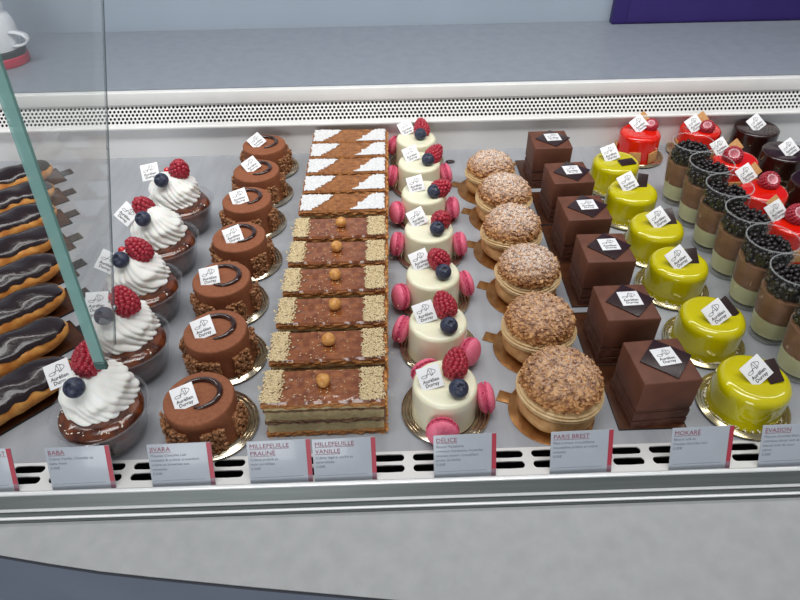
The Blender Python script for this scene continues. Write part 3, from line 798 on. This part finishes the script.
# ================================================================== glazed domed cakes
YB_ = rounded_cyl(.0352, .0435, .0085, .0012, m='yellow_glaze', wob=.0006, seed=4)
RB_ = rounded_cyl(.0325, .0450, .0065, .0010, m='red_glaze', wob=.0005, seed=6)
KB_ = rounded_cyl(.0350, .0440, .0040, .0006, m='dark_glaze', wob=.0004, seed=9)
random.seed(33)
YC = crumb_ring(.0350, .0372, 170, 'coconut', .0010); KC = crumb_ring(.034, .040, 90, 'crumbs', .0010, elong=1.6)
YP = MB().box(-.0075, -.0120, 0, .0075, .0120, .0012).mesh('plaque', 'dark_plaque', True, .0002)
yl = [(757,377),(714,314),(679.5,261),(657,224),(632,189),(615.5,160)]
yt = [(756,371,38),(716,313,34),(678,258,34),(658,218,32),(627.5,182,26),(610,153,20)]
yp = [(771.6,372,12,12,30),(727,308,35,10,40),(692,257,5,8,40),(669,217,10,10,35),(642,182,-10,10,50),(627.5,160,-78,4,6)]
for i in range(6):
    p = at(*yl[i], .0445); p.x = p.x*.8 + .360*.2; o = ordn(i, 6)
    plate_under(p, PLATE_GOLD, 'round silver-gold plate under the %s yellow glazed cake' % o, 'plates under the yellow cakes')
    c = thing('yellow_glazed_cake', (p.x, p.y, ZP), 'round glossy yellow glazed cake, %s in its column' % o, 'cake', 'yellow glazed cakes')
    place('cake_body', YB_, c); place('coconut_flakes', YC, c, rot=(0, 0, i*1.1))
    px, py, rz, dz, tl = yp[i]; q = at(px, py, .050)-c.location
    place('chocolate_plaque', YP, c, mtx=Matrix.Translation((q.x, q.y, .0425+dz*.0006)) @ Matrix.Rotation(R(tl), 4, 'X') @ Matrix.Rotation(R(rz), 4, 'Z'), label='dark chocolate rectangle')
    add_tag(c, yt[i][0], yt[i][1], .0535, 44, yt[i][2], size=1.06)

BSQ = MB().box(-.0088, -.0088, 0, .0088, .0088, .0018).mesh('biscuit', 'biscuit', True, .0003)
rl_ = [(641,131),(699.5,127),(737,158),(765,189),(798,222)]
rlab = ['standing behind the column of yellow cakes', 'backmost behind the pearl-topped glasses', 'second from the back, right of the pearl-topped glasses', 'third from the back, right of the pearl-topped glasses', 'cut by the right edge']
rtg = [(639,124,36),(694,124,32),(720,147,30),(746,174,32),(776,211,30)]
rrp = [(653,123),(709,125),(733,153),(767,178),(795,212)]
rbs = [(643,117),(702,117),(736,145),(754,169),(775,202)]
for i in range(5):
    p = at(*rl_[i], .0460)
    if i: p.x = p.x*.8 + .533*.2
    plate_under(p, PLATE_GOLD, 'silver-gold plate under the red cake %s' % rlab[i], 'plates under the red cakes')
    c = thing('red_glazed_cake', (p.x, p.y, ZP), 'round red glazed cake, %s' % rlab[i], 'cake', 'red glazed cakes')
    place('cake_body', RB_, c)
    q = at(*rrp[i], .055)-c.location
    rp = place('raspberry', ORASP, c, (q.x, q.y, .0445), (R([20, 20, 35, 38, 35][i]), R([-25, -25, -15, 8, 5][i]), 0), scale=[.68, .72, .88, .86, .92][i]); place('raspberry_cavity', ORIN, rp, label='pale hollow of the raspberry')
    q = at(*rbs[i], .056)-c.location
    place('biscuit_square', BSQ, c, mtx=Matrix.Translation((q.x, q.y, .0520)) @ Matrix.Rotation(R(55), 4, 'X') @ Matrix.Rotation(R(38), 4, 'Z'), label='golden biscuit square on top')
    for ad in (-112, -62, 170):
        a = R(ad + (0 if i == 0 else 8)); M = Matrix.Translation((.0338*math.cos(a), .0338*math.sin(a), .0135)) @ Matrix.Rotation(a, 4, 'Z') @ Matrix.Rotation(R(88), 4, 'Y') @ Matrix.Rotation(R(8), 4, 'Z')
        place('biscuit_square', BSQ, c, mtx=M, label='golden biscuit square on the side')
    add_tag(c, rtg[i][0], rtg[i][1], .0555, 46, rtg[i][2], size=1.06)
kl = [(757,127),(787,151),(818,181)]
ktg = [(756,123,36),(789,148,34),(822,178,30)]
klab = ['backmost', 'second from the back', 'third from the back, cut by the right edge']
for i in range(3):
    p = at(*kl[i], .0450); p.x = p.x*.8 + .618*.2
    plate_under(p, PLATE_GOLD, 'round silver-gold plate under the dark cake, %s' % klab[i], 'plates under the dark cakes')
    c = thing('dark_glazed_cake', (p.x, p.y, ZP), 'round dark chocolate glazed cake, %s' % klab[i], 'cake', 'dark glazed cakes')
    place('cake_body', KB_, c); place('base_crumbs', KC, c, rot=(0, 0, i))
    add_tag(c, ktg[i][0], ktg[i][1], .0535, 44, ktg[i][2], size=1.06)

# ================================================================== glasses with chocolate pearls
GH = .095
def gr_(z): return .0205+.0092*min(1, z/.07)**.75-.0005*max(0, (z-.07)/.025)
pr = [(0,.0002),(.0185,.0002),(.0202,.0010)]+[(gr_(GH*k/14), GH*k/14) for k in range(1, 15)]
pr += [(gr_(GH)-.0006, GH+.0006), (gr_(GH)-.0014, GH)]+[(gr_(GH*k/14)-.0013, GH*k/14) for k in range(13, 1, -1)]+[(.0195,.0097),(0,.0092)]
GLS = MB().lathe(pr, 56).mesh('glass', 'clear_glass', True, 0, 50)
clearmat('rim_glass', (.92,.92,.92,1), .2, (235,238,240), .05, 1.5, 1)
GRM = MB().lathe([(gr_(GH)-.0013, GH+.0002), (gr_(GH)+.0002, GH), (gr_(GH)+.0001, GH+.0010), (gr_(GH)-.0012, GH+.0010)], 56).mesh('rim', 'rim_glass')
GFT = MB().lathe([(.0160,.0012),(.0200,.0012),(.0212,.0028),(.0206,.0055),(.0160,.0060)], 48).mesh('foot', 'rim_glass')
def fill(z0, z1, m, wob=0):
    pr = [(0, z0)]+[(gr_(z0+(z1-z0)*k/6)-.0015, z0+(z1-z0)*k/6) for k in range(7)]+[(0, z1)]
    return MB().lathe(pr, 48).mesh('fill', m)
GC, GM_ = fill(.0098, .0335, 'verrine_cream'), fill(.0336, .067, 'verrine_mousse')
def pearls(seed):
    random.seed(seed); mb = MB(); pts = []
    tries = 0
    for layer, z in enumerate((.0712, .0765, .0818, .0865)):
        k = 0
        while k < 900:
            k += 1; r = math.sqrt(random.random())*(.0246-(.004 if layer == 3 else 0)); a = random.uniform(0, 2*PI); q = Vector((r*math.cos(a), r*math.sin(a), z+random.uniform(-.0008, .0012)))
            if layer in (0, 1) and r < .016: continue
            if all((q-s).length > .0056 for s in pts[-140:]): pts.append(q)
    for q in pts: mb.ico(q, .0032, 2, .02)
    mb.lathe([(0,.0675),(.0222,.0675),(.0222,.0812),(.018,.0838),(0,.0838)], 40)
    return mb.mesh('pearls', 'pearl')
PRL = [pearls(1), pearls(2)]
gl = [(832,305),(801,272),(774,239),(751,210),(730,185),(711,161),(694,142.5)]
GHR = .095
for i in range(7):
    p = at(*gl[i], GHR); p.x = p.x*.8 + .440*.2; p.y = .4605+.0588*i; o = ordn(i, 7)
    c = thing('dessert_glass', (p.x, p.y, 0), 'layered dessert glass topped with dark pearls, %s in its column' % o, 'dessert glass', 'layered dessert glasses')
    place('tumbler', GLS, c); place('glass_rim', GRM, c); place('glass_foot', GFT, c)
    place('cream_layer', GC, c, label='pale greenish cream layer'); place('mousse_layer', GM_, c, label='brown mousse layer')
    q = place('chocolate_pearls', PRL[i % 2], c, rot=(0, 0, i*.9), label='dark chocolate pearls'); q['kind'] = 'stuff'

# ================================================================== eclairs
EL, EW = .073, .0262
def ecl_body():
    mb = MB(); rings = []; n = 28; K = 40; vs = []; fs = []
    for k in range(K+1):
        t = -1+2*k/K; s = (1-abs(t)**4)**.5 if abs(t) < 1 else 0; s = max(s, .02)
        for i in range(n):
            a = 2*PI*i/n; y = EW*s*math.cos(a); z = .0168+.0160*s*math.sin(a)
            d = nz((t*EL, y, z), 80, 1)*.0024
            vs.append((t*EL, y*(1+d*20), max(.0004, z+d)))
    for k in range(K):
        for i in range(n): j = (i+1) % n; fs.append((k*n+i, (k+1)*n+i, (k+1)*n+j, k*n+j))
    fs.append(tuple(range(n))); fs.append(tuple(K*n+i for i in range(n))[::-1])
    return mb.add(vs, fs).mesh('eclair', 'eclair', True, 0, 80)
def ecl_glaze(seed):
    mb = MB(); g = []; K = 50; n = 22
    for k in range(K+1):
        t = -1+2*k/K; s = max(.03, (1-abs(t)**4.5)**.5); row = []
        for i in range(n+1):
            u = -1+2*i/n; edge = .90+.13*nz((t*3, u, 0), 2.2, seed); y = EW*.97*s*u*edge
            yy = y/(EW*s+1e-6); z = .0168+.0160*s*math.sqrt(max(0, 1-min(1, abs(yy))**2))+.0018 + .0012*nz((t*4, u*1.2, 0), 1.0, seed)+.0008*math.sin(t*9+u*2+seed)
            if i in (0, n) or k in (0, K): z -= .0022
            row.append((t*EL*.985, y*1.03, z))
        g.append(row)
    return mb.grid(g).mesh('glaze', 'eclair_glaze', True, 0, 80)
EB = ecl_body(); EG = [ecl_glaze(1), ecl_glaze(5), ecl_glaze(9)]
EBD = MB().box(-.080, -.0245, 0, .080, .0245, .0014).mesh('board', 'board_brown', True, .0002)
EBE = MB().box(-.0808, -.0253, .0001, .0808, -.0245, .0022).box(-.0808, .0245, .0001, .0808, .0253, .0022).box(.080, -.0253, .0001, .0808, .0253, .0022).mesh('edge', 'board_black', False)
ETB = MB().box(.0808, -.0085, .0005, .098, .0085, .0018).mesh('tab', 'board_black', False)
q1 = at(67, 353, .032); q2_ = at(0, 390, .032); ang = math.atan2(q1.y-q2_.y, q1.x-q2_.x)
qb = at(50, 160, .03)
for i in range(8):
    t = i/7; tip = q1.lerp(qb, t); tip.x = q1.x + (qb.x-q1.x)*t
    an = ang*(1-.15*t)
    cx = tip.x-math.cos(an)*EL; cy = tip.y-math.sin(an)*EL; o = ordn(i, 8)
    b = thing('eclair_board', (cx, cy, 0), 'long black-edged gold board under the %s éclair' % o, 'cake board', 'boards under the eclairs', an)
    place('board_sheet', EBD, b); place('dark_edge', EBE, b); place('tab', ETB, b, label='black tab at the right end')
    c = thing('eclair', (cx, cy, .0015), 'éclair with glossy dark chocolate glaze, %s in the left column' % o, 'pastry', 'chocolate eclairs', an)
    place('pastry_shell', EB, c); place('chocolate_glaze', EG[i % 3], c)

# ================================================================== price cards
CW, CH = .0587, .0445
CARD = MB().box(0, 0, -.0008, CW, CH, 0).mesh('card', 'card', True, .0001)
STR = MB().box(CW-.0042, .0075, 0, CW, CH, .0003).mesh('stripe', 'card_stripe', False)
STF = MB().box(CW-.0042, 0, 0, CW, .0075, .0003).mesh('foot', 'card_foot', False)
cards = [(-42, 489, ['CHOCOLAT'], ['Éclair crème chocolat', 'noir', '4.50€'], 'cut off at the left edge', 4),
 (53.5, 488, ['BABA'], ['Crème Vanille, Chantilly et', 'baba rhum', '5.50€'], 'headed BABA', 0),
 (153, 486, ['JIVARA'], ['Mousse Chocolat Lait', 'noisette & praliné croustillant', 'crème et brownies aux', 'noisettes', '5.50€'], 'headed JIVARA', 0),
 (251, 481.5, ['MILLEFEUILLE', 'PRALINÉ'], ['Crème praliné et', 'noix torréfiées', '5.50€'], 'headed MILLEFEUILLE PRALINÉ', 0),
 (315, 479.5, ['MILLEFEUILLE', 'VANILLE'], ['Crème légère vanille et', 'caramélisée', '4.50€'], 'headed MILLEFEUILLE VANILLE', 0),
 (434, 476, ['DÉLICE'], ['Biscuit Madeleine', 'crémeux framboise rhubarbe', 'mousse yaourt croustillant', 'purée de litchis', '5.50€'], 'headed DÉLICE, below the white cakes', 0),
 (549.5, 473, ['PARIS BREST'], ['Pâte à choux croustillante', 'mousseline praliné et crème', 'noisette', '4.50€'], 'headed PARIS BREST', 0),
 (668, 468.5, ['MOKARÉ'], ['Biscuit café et', 'mousse chocolat noir', '5.50€'], 'headed MOKARÉ, below the square cakes', 0),
 (757, 466, ['EVASION'], ['Mousse chocolat blanc', 'crémeux citron vert et coco', 'biscuit noix de coco', 'citron', '5.50€'], 'headed EVASION, below the yellow cakes', 0)]
for (px, py, hs, ls, lab, tw) in cards:
    q = at(px, py, .002); q.y = .3382
    c = thing('price_card', (q.x, q.y, .0012), 'grey price card with red stripe, ' + lab, 'sign', 'price cards')
    c.rotation_euler = (R(90-25), 0, R(1.0))
    place('card_sheet', CARD, c); place('stripe', STR, c, label='red stripe'); place('stripe_foot', STF, c, label='grey-pink end of the stripe')
    y = CH-.0072
    for hh in hs:
        w = .0062
        t = place('heading', textmesh(hh, w, 'ink_red', 'LEFT', 0), c, (.0022 if hs[0] != 'CHOCOLAT' else .019, y, .0002))
        ln = max(v.co.x for v in t.data.vertices)
        place('underline', MB().box(0, -.0011, 0, ln, -.0008, .00005).mesh('u', 'ink_red', False), t)
        y -= .0074
    y += .0018
    for k, l in enumerate(ls):
        place('text_line', textmesh(l, .0037, 'ink_grey', 'LEFT', 0), c, (.0022, y, .0002)); y -= .0047
    place('rule', MB().box(.0022, .0066, 0, .050, .0068, .0002).mesh('u', 'ink_grey', False), c)

# small loose chocolate piece beside the backmost white cakes
q = at(450, 162, .001)
tag(place('chocolate_chip', MB().ico((0,0,.0022), .0062, 2, .08, (1.3,.8,.32)).mesh('chip', 'dark_plaque'), None, (q.x, q.y, 0)), 'small dark chocolate piece lying on the tray beside a white cake near the back', 'chocolate')

# ================================================================== light
w = bpy.data.worlds.new('World'); bpy.context.scene.world = w; w.use_nodes = True
w.node_tree.nodes['Background'].inputs[0].default_value = lin((232,234,236)); w.node_tree.nodes['Background'].inputs[1].default_value = .27
def area(name, loc, size, power, rot, col=(1,1,1)):
    l = bpy.data.lights.new(name, 'AREA'); l.shape = 'RECTANGLE'; l.size, l.size_y = size; l.energy = power; l.color = col
    o = bpy.data.objects.new(name, l); COL.objects.link(o); o.location = loc; o.rotation_euler = rot; return o
area('case_lamp', (0.05, .74, .66), (1.9, .08), 5.2, (R(30), 0, 0), (1, .99, .96))
area('ceiling_lamp', (0, .2, 2.2), (1.8, .6), 24, (0, 0, 0), (1, 1, 1))
area('counter_fill', (-.6, -1.6, .3), (1.0, .8), 14, (R(75), 0, 0), (.94, .97, 1))  # added fill without a real source, brightens the counter front
sc_ = bpy.context.scene
sc_.view_settings.view_transform = 'Standard'; sc_.view_settings.look = 'None'; sc_.view_settings.gamma = 1; sc_.view_settings.exposure = 0
